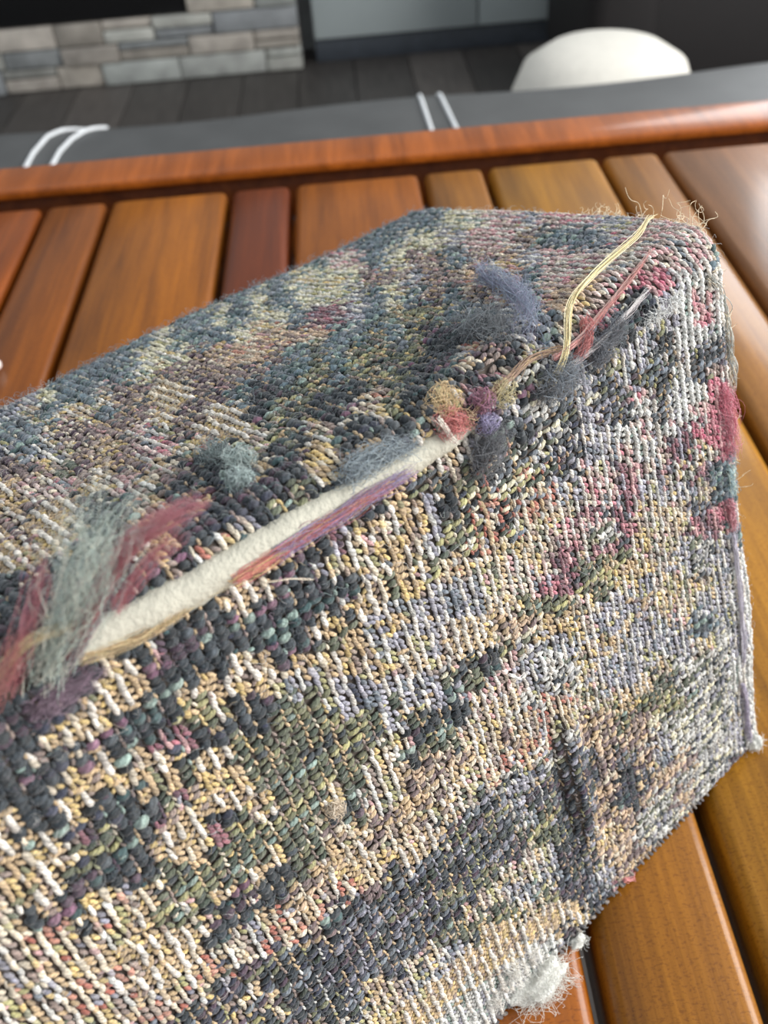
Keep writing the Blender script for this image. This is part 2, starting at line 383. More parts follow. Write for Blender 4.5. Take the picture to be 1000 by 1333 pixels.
def surf(u, s, h=0.):
    u = np.asarray(u, float); s = np.asarray(s, float); u, s = np.broadcast_arrays(u, s)
    w, v, nw, nv = profile(s)
    wf = np.clip(w, 0, None) * (s < LA)
    flare = .018 * (1 - np.exp(-wf / .045)) * np.clip((u + .06) / .064, 0, 1.) ** 2
    a = np.clip((u - (UE - RE)) / RE, 0, np.pi / 2)
    ex = np.maximum(u - (UE - RE) - RE * np.pi / 2, 0)
    uu = np.where(u > UE - RE, UE - RE + RE * np.sin(a), u)
    dd = np.where(u > UE - RE, RE * (1 - np.cos(a)) + ex, 0)
    nn = nw[..., None] * WN + nv[..., None] * DV
    n3 = nn * np.cos(a)[..., None] + DU * np.sin(a)[..., None]
    P = BR + DU * (uu + flare)[..., None] + WN * w[..., None] + DV * v[..., None] - nn * dd[..., None]
    P = P + n3 * (relief(u, s) + h)[..., None]
    P[..., 2] = np.maximum(P[..., 2], TZ + .0006)                      # rests on the slats
    return P, n3
def surf_px(p, h=0.):
    u, s = us_of(p); P, n3 = surf(np.array([u]), np.array([s]), h); return P[0], n3[0]
U_L = -.315
cu = thing('tapestry_cushion', 'boxy cushion in worn multicoloured tapestry weave with a torn top seam on the slatted table', 'cushion', tuple(BR + DU * -.15 + WN * .08))
CLOTH = plain('cushion_ground_cloth', (86, 77, 70), .95, .3, 400)
def sheet(name, u0, u1, nu_, s0, s1, ns, hole=True, h=-.0006):
    U = np.linspace(u0, u1, nu_); S = np.linspace(s0, s1, ns)
    uu, ss = np.meshgrid(U, S, indexing='ij'); P, _ = surf(uu, ss, h)
    idx = np.arange(nu_ * ns).reshape(nu_, ns)
    q = np.stack([idx[:-1, :-1], idx[1:, :-1], idx[1:, 1:], idx[:-1, 1:]], -1).reshape(-1, 4)
    if hole:
        um = ((uu[:-1, :-1] + uu[1:, 1:]) / 2).ravel(); sm = ((ss[:-1, :-1] + ss[1:, 1:]) / 2).ravel()
        q = q[~(np.abs(sm - tear_c(um)) < tear_half(um) - .0006)]
    return np_mesh(name, P.reshape(-1, 3), q)
UC = UE - RE + RE * np.pi / 2
front = part('front_panel', sheet('front_panel', U_L, UC, 150, 0, S_BOT + .012, 130), CLOTH, cu)
top = part('top_panel', sheet('top_panel', U_L, UC, 150, S_BACK - .06, 0, 120), CLOTH, cu)
# ends, back and bottom close the block
def cap(name, u, d):
    S = np.concatenate([np.linspace(S_BACK - .13, S_BACK - .022, 12), np.linspace(S_BACK - .02, S_BOT + .004, 80)])
    P, _ = surf(np.full(len(S), u), S, -.001)
    c_ = P.mean(0) + DU * d
    V = [c_] + [c_ + (p - c_) * k + DU * 0 for k in (.5, 1.) for p in P]
    V = np.array(V); n_ = len(S)
    V[1:1 + n_] += DU * d * .25
    Fq = []
    for i in range(n_):
        j = (i + 1) % n_; Fq.append((0, 1 + i, 1 + j, 1 + j)); Fq.append((1 + i, 1 + n_ + i, 1 + n_ + j, 1 + j))
    bm = bmesh.new(); vs = [bm.verts.new(v) for v in V]
    for f in Fq:
        f = list(dict.fromkeys(f))
        bm.faces.new([vs[i] for i in f])
    bmesh.ops.recalc_face_normals(bm, faces=bm.faces[:]); me = bpy.data.meshes.new(name); bm.to_mesh(me); bm.free(); return me
TWILL = plain('end_panel_cloth', (120, 112, 106), .95, .35, 500, .6, 900)
part('end_panel', cap('end_panel', UC, .004), TWILL, cu)
part('end_panel', cap('end_panel', U_L, -.004), TWILL, cu)
part('back_panel', sheet('back_panel', U_L, UC, 40, S_BACK - .13, S_BACK - .058, 12, False), CLOTH, cu)

# ------------------------------------------------------------------ the weave: every stitch is a small yarn float
# colour plan of the tapestry, read off the photograph in squares of 25 pixels and carried onto the cloth
PLAN = {}
def tile(x, y, s):
    for j, r in enumerate(s.split()):
        for i, ch in enumerate(r):
            if ch != '.': PLAN[(x // 25 + i, y // 25 + j)] = ch
tile(0,400,".........F ......FFYF ......FYYY ...FFFFYBB LLYFFCBBWW LCFCCFBBWB FFCBBBBSCB LFLCBTBSSC BBTOBTBBCK WSSSWCSCBK")
tile(250,250,".......... .........F .......FFF ......FSSF ...FFYYYYB ..FYFYYYLF FYFYYFMMLF FFYVVVVFFO BVVVBFOFOO BBBBFFOFOO")
tile(500,250,".FFFYSSLLS FFFYYSSLSS FYYLSSSBFF YBBFBBVLSS BLBBVYVFSS YFBFBBLFVV OOOFFFLLFV FOKKKKKLFC OOKKRBKCGK OKKKKMCGDL")
tile(750,250,"SSSSSSSS.. SLLSSSSS.. FLSSSSSSSS SSSSSSSFFF VSSPPHHHFF VSGKLHPHSO SPKKLHPHDY DLKLDHHDTT LDLLDHDDTT LDLDDHDSVV")
tile(250,500,"BBFKKOOKKV BWWKOOKKCC WWWCOKCKKK RKOCKKTCKT KKKTKKTCTK TKKKKOKKKK TKKKOKKKDK KRRKKKKMTC RTKKKTKMCT KKKKTKLCTL")
tile(500,500,"OKOCMLGKGD OKLCKKLGGD KKWCRKKKGD KKWCLRQQLD KCDCOQQQQD TDDDOQQQRL CTLKQRQRRC CTLOQRQCCS TWLOQRCCCM WCORCCCCSM")
tile(750,500,"GDDSDHHPPH LDDHDHSPPH LLHSHMPPHH LLSHSMCPFH SSMSMCMFLF SSMLLLCFFL MSMCCCDPGF SGMCCCMMFF CMOCCLGLLF OOTTCLGLHH")
tile(0,650,"TBWWKKKVRK BWWWOKKTTK WCWCKKKTTK WCKKKKKKTK KKKKKKKKKK KKKKKKKKKK KKKKKKKKKK KKKKKKKKMK KKKKKTWKKK KKKMKTWTKK")
tile(250,750,"KKWWKKKLKW KTWKKKKKTW KKKKKKWTOL KKKKKKOOTL KKWTKTTTTT TWTWCLLLLL OTKKOOOLLL OTKKOOOOOO KKOOOOOOOO WWOOOOOOOC")
tile(500,750,"OTLLLCCSMM LLLLLWCOOO TLLWWCAATT LCLWWCOGLL CWCCOKSLHG LLLGOSSLGG OLLKSWWGRR LOKKCCCRRC CKOOCCARRG CKAAACRRGD")
tile(750,750,"OOCLCCCLHH CLLACCLLHH CLCLLCFGLH CTLLLLCGLH CLLLCGGGHH CLLCOGGGHH CCTOOOGGLH AAOAGGGGLH AAAALGGGLH DADALAGGDH")
tile(0,900,"KKKKTWWKKT KKKTTTKKKO KKTWWKKKMM KTKKKWKTWK KKKTWTWTTO KKKTWKKTOM WKKTKKKKMW WKWKMOKKWW WTWTOKKKWT TTWOKKKKOO")
tile(250,1000,"TTTOOOOOOC WWWTOOOCOC WKOWOOCKOA WMOOOOOACA TOOOTOOTWT OOOTKOAWWC OTKKKACRRA CKKCRARKDD WKCRRRAKDD CRRRDDDDDD")
tile(500,1000,"CAACCRGLDD CAAWCDLDDD AACCDODLOD CCWDDDDOOD WWDDDDDCLD DDDDDOCCLD DDDODCLLOD DDDDCOOCWW DDDOOWWWWD DDCLWWWHHD")
tile(750,1000,"DAKDAGGGDH DAKAGAGGHH DAAGGGGGHH DTAGGGDHHH DAAADDHHHH DLAMDHHHHH DDMMHHHHHH")
tile(0,1150,"TOWKTWRWOO RKWKWRCWOO CRRCDCCWTW RCCRCCWWTW RCRCCCRWWC RCLCRRCWRR CTCRRCCRRD TCCCCCCRDD")
tile(250,1250,"RRDDDDDDDD CDDTDDDDDT DDTDCDDDDC DDDODDTDCC")
tile(500,1250,"DCLWWWHHHH CLWWHHHHHH CWWHHHHHHH CWHHHHHHHH")
PU, PR = .0029, .0017
U0, S0 = -.292, -.190
nS, nU = 223, 105
_pk = np.array(list(PLAN.keys()), float); _pv = list(PLAN.values())
WEAVE = []
for j in range(nS):
    Pw, _ = surf(U0 + np.arange(nU) * PU, np.full(nU, S0 + j * PR)); q = (Pw - CAM) @ np.linalg.inv(RM).T
    px = np.where(q[:, 2:] > .05, np.array([500, 666.5]) + F_PX * q[:, :2] / np.maximum(q[:, 2:], .05), np.array([[-300., 900.]])) + rng.normal(0, 5, (nU, 2))
    g = px / 25 - .5
    WEAVE.append([_pv[k] for k in ((_pk[None] - g[:, None]) ** 2).sum(2).argmin(1)])
K1, K2, K3, NAVY, TEAL, SAGE, PURP, PLUM = (42, 49, 55), (32, 38, 43), (62, 69, 75), (54, 58, 74), (58, 80, 82), (134, 154, 146), (74, 60, 72), (120, 86, 106)
TAN, GOLD, CREAM, WHITE, PALE = (190, 164, 128), (206, 180, 122), (216, 204, 182), (218, 212, 202), (204, 204, 199)
OLV, OLV2, OLV3, YOL = (92, 98, 82), (118, 120, 92), (70, 80, 70), (168, 164, 116)
LAV, LAV2, SLATE, RUST, RUST2, ROSE, PINK, MAR = (168, 167, 179), (136, 136, 149), (112, 121, 131), (166, 100, 86), (186, 132, 114), (198, 156, 156), (192, 122, 134), (128, 86, 96)
BRN, BRN2, CRY, PEACH, GREY1 = (114, 97, 98), (144, 127, 119), (224, 218, 188), (206, 178, 150), (150, 150, 150)
# code: (kind, main colours, tick colours)
CODE = {
 'K': ('fat', [(K1, 6), (K2, 5), (K3, 3), (NAVY, 1), (TEAL, 1.3), (SAGE, .9), (PURP, 1.4), (PLUM, .5)], [(K1, 4), (TAN, 2.2), (BRN2, 2), (SAGE, .6), (PURP, 1)]),
 'D': ('slant', [(K1, 4), (NAVY, 3.5), (K3, 4), (SLATE, 2.4), (PURP, 2), (OLV3, 1.5), (LAV2, 1.6), (OLV2, 1)], [(TAN, 3), (BRN2, 3), (YOL, 1.2), (LAV, 1.6), (PALE, 1), (K1, 2)]),
 'O': ('slant', [(OLV, 5), (OLV2, 3), (OLV3, 4), (YOL, 1.8), (K3, 1.6), (SAGE, .8)], [(TAN, 4), (CREAM, 1.6), (BRN2, 2), (OLV2, 2), (GOLD, 1)]),
 'W': ('rib', [(WHITE, 6), (CREAM, 3), ((206, 198, 184), 2)], [(TAN, 6), (GOLD, 1.6), (BRN2, 1.5)]),
 'T': ('fine', [(TAN, 4), (CREAM, 3), (WHITE, 1.5), (GOLD, 2)], [(TAN, 5), (GOLD, 3), (OLV2, 1), (BRN2, 1.5)]),
 'C': ('fine', [(CREAM, 4), (WHITE, 3), (PALE, 2)], [(TAN, 2), (GOLD, 2.), (YOL, 1.6), (BRN2, 2.6), (ROSE, .8), (CREAM, 1), (OLV, 1.2)]),
 'L': ('fine', [(PALE, 4), (LAV, 2), (WHITE, 3.6), (SLATE, .6)], [(LAV, 3), (LAV2, 3.5), (SLATE, 2.4), (NAVY, .8), (YOL, .8), (TAN, .6)]),
 'R': ('fine', [(CREAM, 4), (PALE, 2), (WHITE, 1.4), (TAN, 1.5)], [(RUST, 3.6), (RUST2, 2), (TAN, 1.8), (LAV2, 1.6), (BRN2, 1.4), (CREAM, 1)]),
 'S': ('fine', [(PALE, 2), (WHITE, 4), ((224, 202, 194), 4)], [(ROSE, 3.4), (PINK, 1.2), (BRN2, 2), (SLATE, 1), (CREAM, 1.4), (MAR, .8)]),
 'P': ('fine', [(PINK, 4), (ROSE, 2.4)], [(PINK, 4), ((176, 84, 108), 2), (ROSE, 1.6)]),
 'M': ('fine', [(MAR, 3), (ROSE, 2), (LAV, 1.2), (PALE, 1)], [(MAR, 4), (PURP, 2.4), (PINK, 1), (K3, 1)]),
 'B': ('slant', [(BRN, 4), (BRN2, 3), (PURP, 1.4), (K3, 1.4)], [(TAN, 3), (CREAM, 2.4), (BRN2, 2), (ROSE, .8)]),
 'Y': ('fine', [(CRY, 4), (WHITE, 2), (PALE, 1.5)], [(CRY, 4), (YOL, 1.6), (SAGE, 1.2), (GOLD, .6), (OLV2, .7)]),
 'G': ('slant', [(PALE, 4), (GREY1, 3), (K3, 1.8), (LAV2, 1.6), (OLV, 1.6), (CRY, 1)], [(WHITE, 3), (PALE, 3), (CRY, 2), (K3, 1)]),
 'F': ('fat', [((98, 116, 126), 4), (TEAL, 2.4), (SLATE, 4), (K3, 1.6), (SAGE, 1.8)], [(SAGE, 2), (PALE, 1.6), (SLATE, 3), (CREAM, 1)]),
 'V': ('fine', [(PEACH, 3), (CREAM, 3), (ROSE, 1)], [(PEACH, 3), (BRN2, 2), (RUST2, 1.4), (GOLD, 1), (BRN, 1)]),
 'Q': ('slant', [(K2, 4), (YOL, 2.6), (OLV3, 2), (CRY, 1.4), (SLATE, 1)], [(RUST, 3), (RUST2, 1.5), (PALE, 2), (TAN, 1)]),
 'A': ('slant', [(PEACH, 3), (TAN, 3), (BRN, 3.4), (BRN2, 2), (CREAM, 1)], [(CREAM, 2.4), (PEACH, 2), (BRN, 2)]),
 'H': ('rib', [((226, 228, 224), 5), (WHITE, 2)], [(PALE, 4), (GREY1, 2), (SAGE, 1), (LAV, 1)]),
}
def template(nr, prof):
    """yarn float along +x (half length 1), unit cross-section, ends dipping"""
    V = [(-1, 0, 0)]
    for t, r in prof:
        for k in range(nr):
            a = 2 * np.pi * k / nr; V.append((t, r * np.cos(a), r * np.sin(a)))
    V.append((1, 0, 0)); Fq = []
    L = len(prof)
    for k in range(nr): Fq.append((0, 1 + (k + 1) % nr, 1 + k))
    for j in range(L - 1):
        for k in range(nr):
            a = 1 + j * nr + k; b = 1 + j * nr + (k + 1) % nr
            Fq.append((a, b, b + nr)); Fq.append((a, b + nr, a + nr))
    e = len(V) - 1
    for k in range(nr): Fq.append((e, 1 + (L - 1) * nr + k, 1 + (L - 1) * nr + (k + 1) % nr))
    return np.array(V, float), np.array(Fq)
T_MAIN = template(7, [(-.86, .62), (-.42, .93), (0, 1.), (.42, .93), (.86, .62)])
T_FAR = template(6, [(-.78, .7), (0, 1.), (.78, .7)])
T_TICK = template(5, [(-.7, .75), (0, 1.), (.7, .75)])
ST = {k: [] for k in ('main', 'tick')}
def choose(pal, r):
    w = np.cumsum([p[1] for p in pal]); return pal[int(np.searchsorted(w, r * w[-1]))][0]
row_r = rng.random((nS, nU)); col_r = rng.random((nS, nU)); tick_r = rng.random((nS, nU, 3))
for j in range(nS):                                     # runs along a row, runs down a rib
    for i in range(1, nU):
        if rng.random() < .45: row_r[j, i] = row_r[j, i - 1]
for i in range(nU):
    for j in range(1, nS):
        if rng.random() < .55: col_r[j, i] = col_r[j - 1, i]
        if rng.random() < .5: tick_r[j, i, 0] = tick_r[j - 1, i, 0]
def heather(c_):
    """mixed fibres: every yarn strays a little in value and towards a neutral grey-tan"""
    k = rng.uniform(.02, .26); return (np.array(c_, float) * (1 - k) + np.array([136, 130, 122]) * k) * rng.uniform(.86, 1.12)
def add(kind, u, s, al, a, b, c, h, col, code):
    ST[kind].append((u, s, al, a, b, c, h, *col, ord(code)))
for j in range(nS):
    s = S0 + j * PR
    if s < S_BACK - .02 or s > S_BOT + .004: continue
    for i in range(nU):
        u = U0 + i * PU
        ch = WEAVE[j][i]; kind, mp_, tp = CODE[ch]
        if abs(s - tear_c(u)) < tear_half(u) + .0004: continue
        if u > UC: continue
        jr = rng.normal(0, 1, 8); ju, js = jr[0] * .0002, jr[1] * .00015
        d15 = math.radians(jr[2] * 9)
        c1 = lin(heather(choose(mp_, row_r[j, i]))); tk = [lin(heather(choose(tp, tick_r[j, i, k]))) for k in range(3)]
        if kind == 'fat':
            big = ch == 'K' or ch == 'F'
            add('main', u + ju, s + js, d15, PU * (.50 + .05 * jr[3]), PR * (.60 + .08 * jr[4]), .00085, .0002 + .0002 * jr[5], c1, ch)
            if tick_r[j, i, 1] < .6: add('tick', u + PU * .5, s + PR * .5, math.pi / 2 + d15, PR * .55, PU * .15, .0005, .0003, tk[0], ch)
            if tick_r[j, i, 2] < .25: add('tick', u + jr[6] * .0006, s + PR * .5, .3 + d15, PU * .3, PR * .28, .0005, .0006, lin(choose(mp_, tick_r[j, i, 1])), ch)
        elif kind == 'slant':
            add('main', u + ju, s + js, d15 - .16, PU * (.50 + .04 * jr[3]), PR * (.40 + .05 * jr[4]), .00058, .0001 + .00012 * jr[5], c1, ch)
            if tick_r[j, i, 1] < .8: add('tick', u + PU * .5 + ju, s + PR * .45, math.pi / 2 - .25 + d15, PR * .55, PU * .13, .0005, .0002 + .0002 * jr[6], tk[0], ch)
            if tick_r[j, i, 2] < .3: add('tick', u + jr[6] * .0005, s + PR * .5, -.35 + d15, PU * .28, PR * .22, .0004, .0002, tk[1], ch)
        elif kind == 'rib':
            cr = lin(heather(choose(mp_, col_r[j, i])))
            if col_r[j, i] < .78 or ch == 'H':
                add('main', u + ju, s, math.pi / 2 + d15 * .5 - .08, PR * .92, PU * (.22 + .03 * jr[3]), .00062, .00045 + .0001 * jr[5], cr * (1 + .05 * jr[4]), ch)
            else:
                add('main', u + ju, s, d15, PU * .42, PR * .4, .0006, .0001, tk[2], ch)
            for sg, q in ((-1, 0), (1, 1)):
                add('tick', u + sg * PU * .36 + ju, s + PR * .25 * sg, d15 + .45 * sg, PU * .30, PR * .33, .0005, 0.00005, tk[q], ch)
        else:
            cr = lin(heather(choose(mp_, col_r[j, i])))
            if tick_r[j, i, 1] > .8: cr = tk[2] * .8 + cr * .2
            add('main', u - PU * .24 + ju, s + js, math.pi / 2 - .1 + d15, PR * .82, PU * (.205 + .035 * jr[3]), .0005, .0002 + .0001 * jr[5], cr * (1 + .05 * jr[4]), ch)
            add('tick', u + PU * .24 + ju, s + PR * .3 + js, math.pi / 2 - .6 + d15, PR * .74, PU * .20, .00055, .0001 + .00015 * jr[6], tk[0], ch)
            if tick_r[j, i, 2] < .35: add('tick', u + PU * .05, s + PR * .5, d15 + .2, PU * .34, PR * .2, .0005, .0001, tk[1], ch)
def build(arr, tmpl):
    V0, F0 = tmpl
    u, s, al, a, b, c, h = arr[:, :7].T; col = arr[:, 7:10]
    P, n3 = surf(u, s, h)
    e = 1e-4
    Tu = surf(u + e, s, 0)[0] - surf(u - e, s, 0)[0]; Tu /= np.linalg.norm(Tu, axis=1, keepdims=True)
    Tu -= n3 * (Tu * n3).sum(1, keepdims=True); Tu /= np.linalg.norm(Tu, axis=1, keepdims=True)
    Ts = np.cross(n3, Tu); Ts *= np.sign((Ts * (surf(u, s + e, 0)[0] - surf(u, s - e, 0)[0])).sum(1, keepdims=True))
    ax = Tu * np.cos(al)[:, None] + Ts * np.sin(al)[:, None]; ay = -Tu * np.sin(al)[:, None] + Ts * np.cos(al)[:, None]
    nV = len(V0); X, Y, Z = V0.T
    wob = 1 + rng.normal(0, .085, (len(arr), nV))
    V = (P[:, None, :] + ax[:, None, :] * (a[:, None] * X)[..., None] + ay[:, None, :] * (b[:, None] * Y * wob)[..., None]
         + n3[:, None, :] * (c[:, None] * (Z * wob - .55 * X ** 2))[..., None])
    Fq = F0[None] + (np.arange(len(arr)) * nV)[:, None, None]
    cv = col[:, None, :] * (1 + rng.normal(0, .07, (len(arr), nV)))[..., None]
    V[..., 2] = np.maximum(V[..., 2], TZ + .0003)
    ply = rng.uniform(0, 6.28, (len(arr), 1)) + (Y * 5.5 + X * 4. * (a / b)[:, None])
    return V, Fq, np.clip(cv, .004, .95), F0, ply
depth_axis = RM @ np.array([0, 0, 1.])
for panel, sel in ((front, lambda s: s >= 0), (top, lambda s: s < 0)):
    mains = np.array(ST['main']); ticks = np.array(ST['tick'])
    mains = mains[sel(mains[:, 1])]; ticks = ticks[sel(ticks[:, 1])]
    Vm, Fm, Cm, F0, Pm = build(mains, T_MAIN if panel is front else T_FAR); Vt, Ft, Ct, F1, Pt = build(ticks, T_TICK)
    # the stitches that show largest are parts of their own, the rest one part
    cen = Vm.mean(1) - CAM; dep = cen @ depth_axis
    cc = cen @ RM.T.T if False else cen @ np.linalg.inv(RM).T
    px = F_PX * cc[:, 0] / cc[:, 2] + 500; py = F_PX * cc[:, 1] / cc[:, 2] + 666.5
    size = mains[:, 3] * mains[:, 4] / dep ** 2 * ((px > 5) & (px < 995) & (py > 5) & (py < 1328) & (dep > .1))
    if panel is front: own = np.argsort(-size)[:300]
    else: own = np.argsort(-size)[:0]
    rest = np.setdiff1d(np.arange(len(mains)), own)
    nV = Vm.shape[1]; nT = Vt.shape[1]
    V = np.concatenate([Vm[rest].reshape(-1, 3), Vt.reshape(-1, 3)])
    Fq = np.concatenate([(F0[None] + (np.arange(len(rest)) * nV)[:, None, None]).reshape(-1, 3), (F1[None] + (np.arange(len(ticks)) * nT)[:, None, None]).reshape(-1, 3) + len(rest) * nV])
    C_ = np.concatenate([Cm[rest].reshape(-1, 3), Ct.reshape(-1, 3)])
    part('woven_yarn', np_mesh('woven_yarn', V, Fq, C_, True, np.concatenate([Pm[rest].ravel(), Pt.ravel()])), YARN, panel, kind='stuff')
    for i in own: part('yarn_stitch', np_mesh('yarn_stitch', Vm[i], F0, Cm[i], True, Pm[i]), YARN, panel)

# ------------------------------------------------------------------ exposed lining in the tear
us_ = np.linspace(-.188, -.088, 70); half = tear_half(us_) + .0016
acr = np.linspace(-1, 1, 11)
V = []; 
for u, hf in zip(us_, half):
    sl = acr * hf + .0002 * math.sin(u * 700) + tear_c(u)
    P, n3 = surf(np.full(11, u), sl, 0); rel = relief(np.full(11, u), sl)
    V.append(P + n3 * (-rel + .0006 - .0022 * np.abs(acr) ** 2.5 + .0001 * np.sin(u * 1900 + acr * 3))[:, None])
V = np.array(V).reshape(-1, 3); idx = np.arange(70 * 11).reshape(70, 11)
q = np.stack([idx[:-1, :-1], idx[1:, :-1], idx[1:, 1:], idx[:-1, 1:]], -1).reshape(-1, 4)
part('exposed_lining', np_mesh('exposed_lining', V, q), plain('cream_lining', (182, 179, 164), .75, .07, 220, .35, 900), cu, 'cream lining strip showing through the torn seam')

# ------------------------------------------------------------------ loose yarns, frayed tufts, fuzz
def smooth_path(P, m_):
    P = np.asarray(P, float); t = np.linspace(0, len(P) - 1, m_); i = np.clip(t.astype(int), 0, len(P) - 2); f = (t - i)[:, None]
    p0 = P[np.maximum(i - 1, 0)]; p1 = P[i]; p2 = P[i + 1]; p3 = P[np.minimum(i + 2, len(P) - 1)]
    return .5 * (2 * p1 + (p2 - p0) * f + (2 * p0 - 5 * p1 + 4 * p2 - p3) * f ** 2 + (3 * p1 - p0 - 3 * p2 + p3) * f ** 3)
N45 = unit(-DV - WN)
def above(p, h):
    """photo point at height h over the top front edge"""
    F0 = BR + DV * VT + N45 * (h - .003); d = ray(p); t = ((F0 - CAM) @ N45) / (d @ N45); return CAM + t * d
def bundle(path3, n, spread, rad, colors, m_=14, curl=.3, taper=True):
    """n fibres following a path; spread (start, end) in metres"""
    base = smooth_path(path3, m_); L = np.linalg.norm(np.diff(base, axis=0), axis=1).sum()
    sp = np.linspace(spread[0], spread[1], m_) if np.isscalar(spread[0]) else np.array(spread)
    off = rng.normal(0, 1, (n, 1, 3)) * sp[None, :, None]
    a = rng.normal(0, 1, (n, 3, 3)); ph = rng.uniform(0, 6.28, (n, 3)); fr = rng.uniform(2, 7, (n, 3)); tt = np.linspace(0, 1, m_)
    wob = sum(a[:, k, None, :] * np.sin(fr[:, k, None] * tt[None] * 3 + ph[:, k, None])[..., None] for k in range(3)) * curl * sp.mean()
    P = base[None] + off + wob
    cut = rng.uniform(.72, 1., n)                         # fibres end at different lengths
    ti = tt[None] * cut[:, None] * (m_ - 1); i0 = np.clip(ti.astype(int), 0, m_ - 2); f = (ti - i0)[..., None]
    P = np.take_along_axis(P, i0[..., None].repeat(3, 2), 1) * (1 - f) + np.take_along_axis(P, (i0 + 1)[..., None].repeat(3, 2), 1) * f
    col = np.array([lin(colors[int(k)]) for k in rng.integers(0, len(colors), n)]) * rng.uniform(.8, 1.2, (n, 1))
    col = col * .8 + .2 * lin((206, 204, 200))
    r = rad * rng.uniform(.7, 1.3, (n, 1)) * (np.linspace(1, .5, m_)[None] if taper else 1)
    return P, r, col
def merge(name, sets, label=None, parent=None):
    Vs, Fs, Cs = [], [], []; o_ = 0
    for P, r, c_ in sets:
        v, f, cc = tubes(P, r, c_); Vs.append(v); Fs.append(f + o_); Cs.append(cc); o_ += len(v)
    return part(name, np_mesh(name, np.concatenate(Vs), np.concatenate(Fs), np.clip(np.concatenate(Cs), 0, .95)), FIBRE, parent or cu, label)
def sp_(pts, h):
    return [surf_px(p, hh)[0] for p, hh in zip(pts, h if hasattr(h, '__len__') else [h] * len(pts))]
MAUVE, SAGEF, PLUMF, RUSTF, STRAW = [(190, 88, 104), (200, 112, 120), (168, 70, 92)], [(186, 202, 188), (164, 184, 172), (208, 208, 190), (140, 158, 152)], [(92, 54, 84), (108, 66, 98)], [(172, 64, 50), (156, 54, 46)], [(212, 190, 132), (196, 172, 120)]
merge('frayed_yarn', [bundle([above((92, 852), 0), above((124, 778), .010), above((176, 702), .020), above((270, 648), .026)], 230, (.0006, .0010), .00006, MAUVE, curl=.25),
                      bundle([above((150, 790), .010), above((190, 735), .016), above((240, 690), .020)], 50, (.0006, .0008), .00006, MAUVE, curl=.3),
                      bundle([above((84, 868), 0), above((120, 800), .006), above((150, 745), .010)], 50, (.0008, .0012), .00006, PLUMF)], 'frayed tuft of mauve yarn fibres')
merge('frayed_yarn', [bundle([above((60, 872), 0), above((96, 788), .012), above((122, 716), .020), above((150, 650), .024)], 170, (.0012, .0034), .000055, SAGEF, curl=.5)], 'frayed tuft of grey-green fibres')
merge('frayed_yarn', [bundle([above((12, 892), .001), above((40, 800), .011), above((62, 716), .018)], 55, (.0008, .0009), .00006, MAUVE, curl=.3),
                      bundle([above((-10, 918), .001), above((12, 870), .008), above((24, 822), .013)], 40, (.0009, .0007), .00006, RUSTF, curl=.3)], 'frayed mauve and rust yarn at the left end of the tear')
merge('frayed_yarn', [bundle([above((-6, 884), .004), above((40, 836), .010), above((100, 812), .008)], 24, (.0006, .0004), .00006, STRAW)], 'straw-coloured loose strand')
merge('frayed_yarn', [bundle(sp_([(40, 890), (70, 905), (96, 870), (120, 840)], .0015), 110, (.0012, .0012), .00006, PLUMF)], 'dark plum fray below the tear')
# pink, red and violet yarn along the lower lip of the tear
lip = [(306, 722), (360, 690), (420, 652), (480, 622), (528, 602)]
merge('seam_yarn', [bundle(sp_(lip, .0024), 150, (.0006, .0005), .00006, [(200, 72, 72), (206, 100, 90), (216, 180, 110)], 24, .5),
                    bundle(sp_([(x + 6, y + 7) for x, y in lip[1:]], .0022), 190, (.0007, .0007), .00006, [(120, 92, 146), (148, 130, 178), (134, 54, 88)], 24, .5)], 'red and violet yarn along the lower lip of the tear')
merge('seam_yarn', [bundle(sp_([(98, 836), (180, 806), (250, 766), (310, 726), (352, 698)], .0012), 70, (.0005, .0003), .00005, STRAW + [(170, 128, 70)], 24, .7)], 'straw-coloured fibres along the lower lip of the tear')
# yellow sewing thread over the corner, and the seam beyond the knot
yel = [(722, 468), (735, 437), (752, 398), (790, 362), (828, 324), (844, 300), (850, 284)]
merge('loose_thread', [bundle(sp_(yel, .0022), 22, (.0004, .0003), .00010, [(222, 204, 144), (206, 184, 120), (234, 222, 176)], 30, .4, False)], 'straw yellow loose thread crossing the corner')
merge('loose_thread', [bundle(sp_([(736, 436), (700, 450), (668, 474), (640, 494), (612, 520)], .0018), 26, (.0004, .0004), .00009, [(190, 158, 104), (170, 132, 84), (150, 104, 70)], 26, .5, False)], 'tan thread along the seam')
merge('seam_yarn', [bundle(sp_([(722, 446), (760, 420), (800, 384), (835, 352), (862, 326)], .0014), 50, (.0003, .0003), .00007, [(186, 84, 78), (196, 130, 120), (200, 160, 150)], 24, .6)], 'faded red yarn beside the yellow thread')
merge('seam_yarn', [bundle(sp_([(742, 446), (780, 420), (820, 386), (848, 362)], .0016), 46, (.0003, .0003), .00008, [(232, 228, 224), (206, 196, 198)], 24, .6)], 'whitish yarn beside the yellow thread')
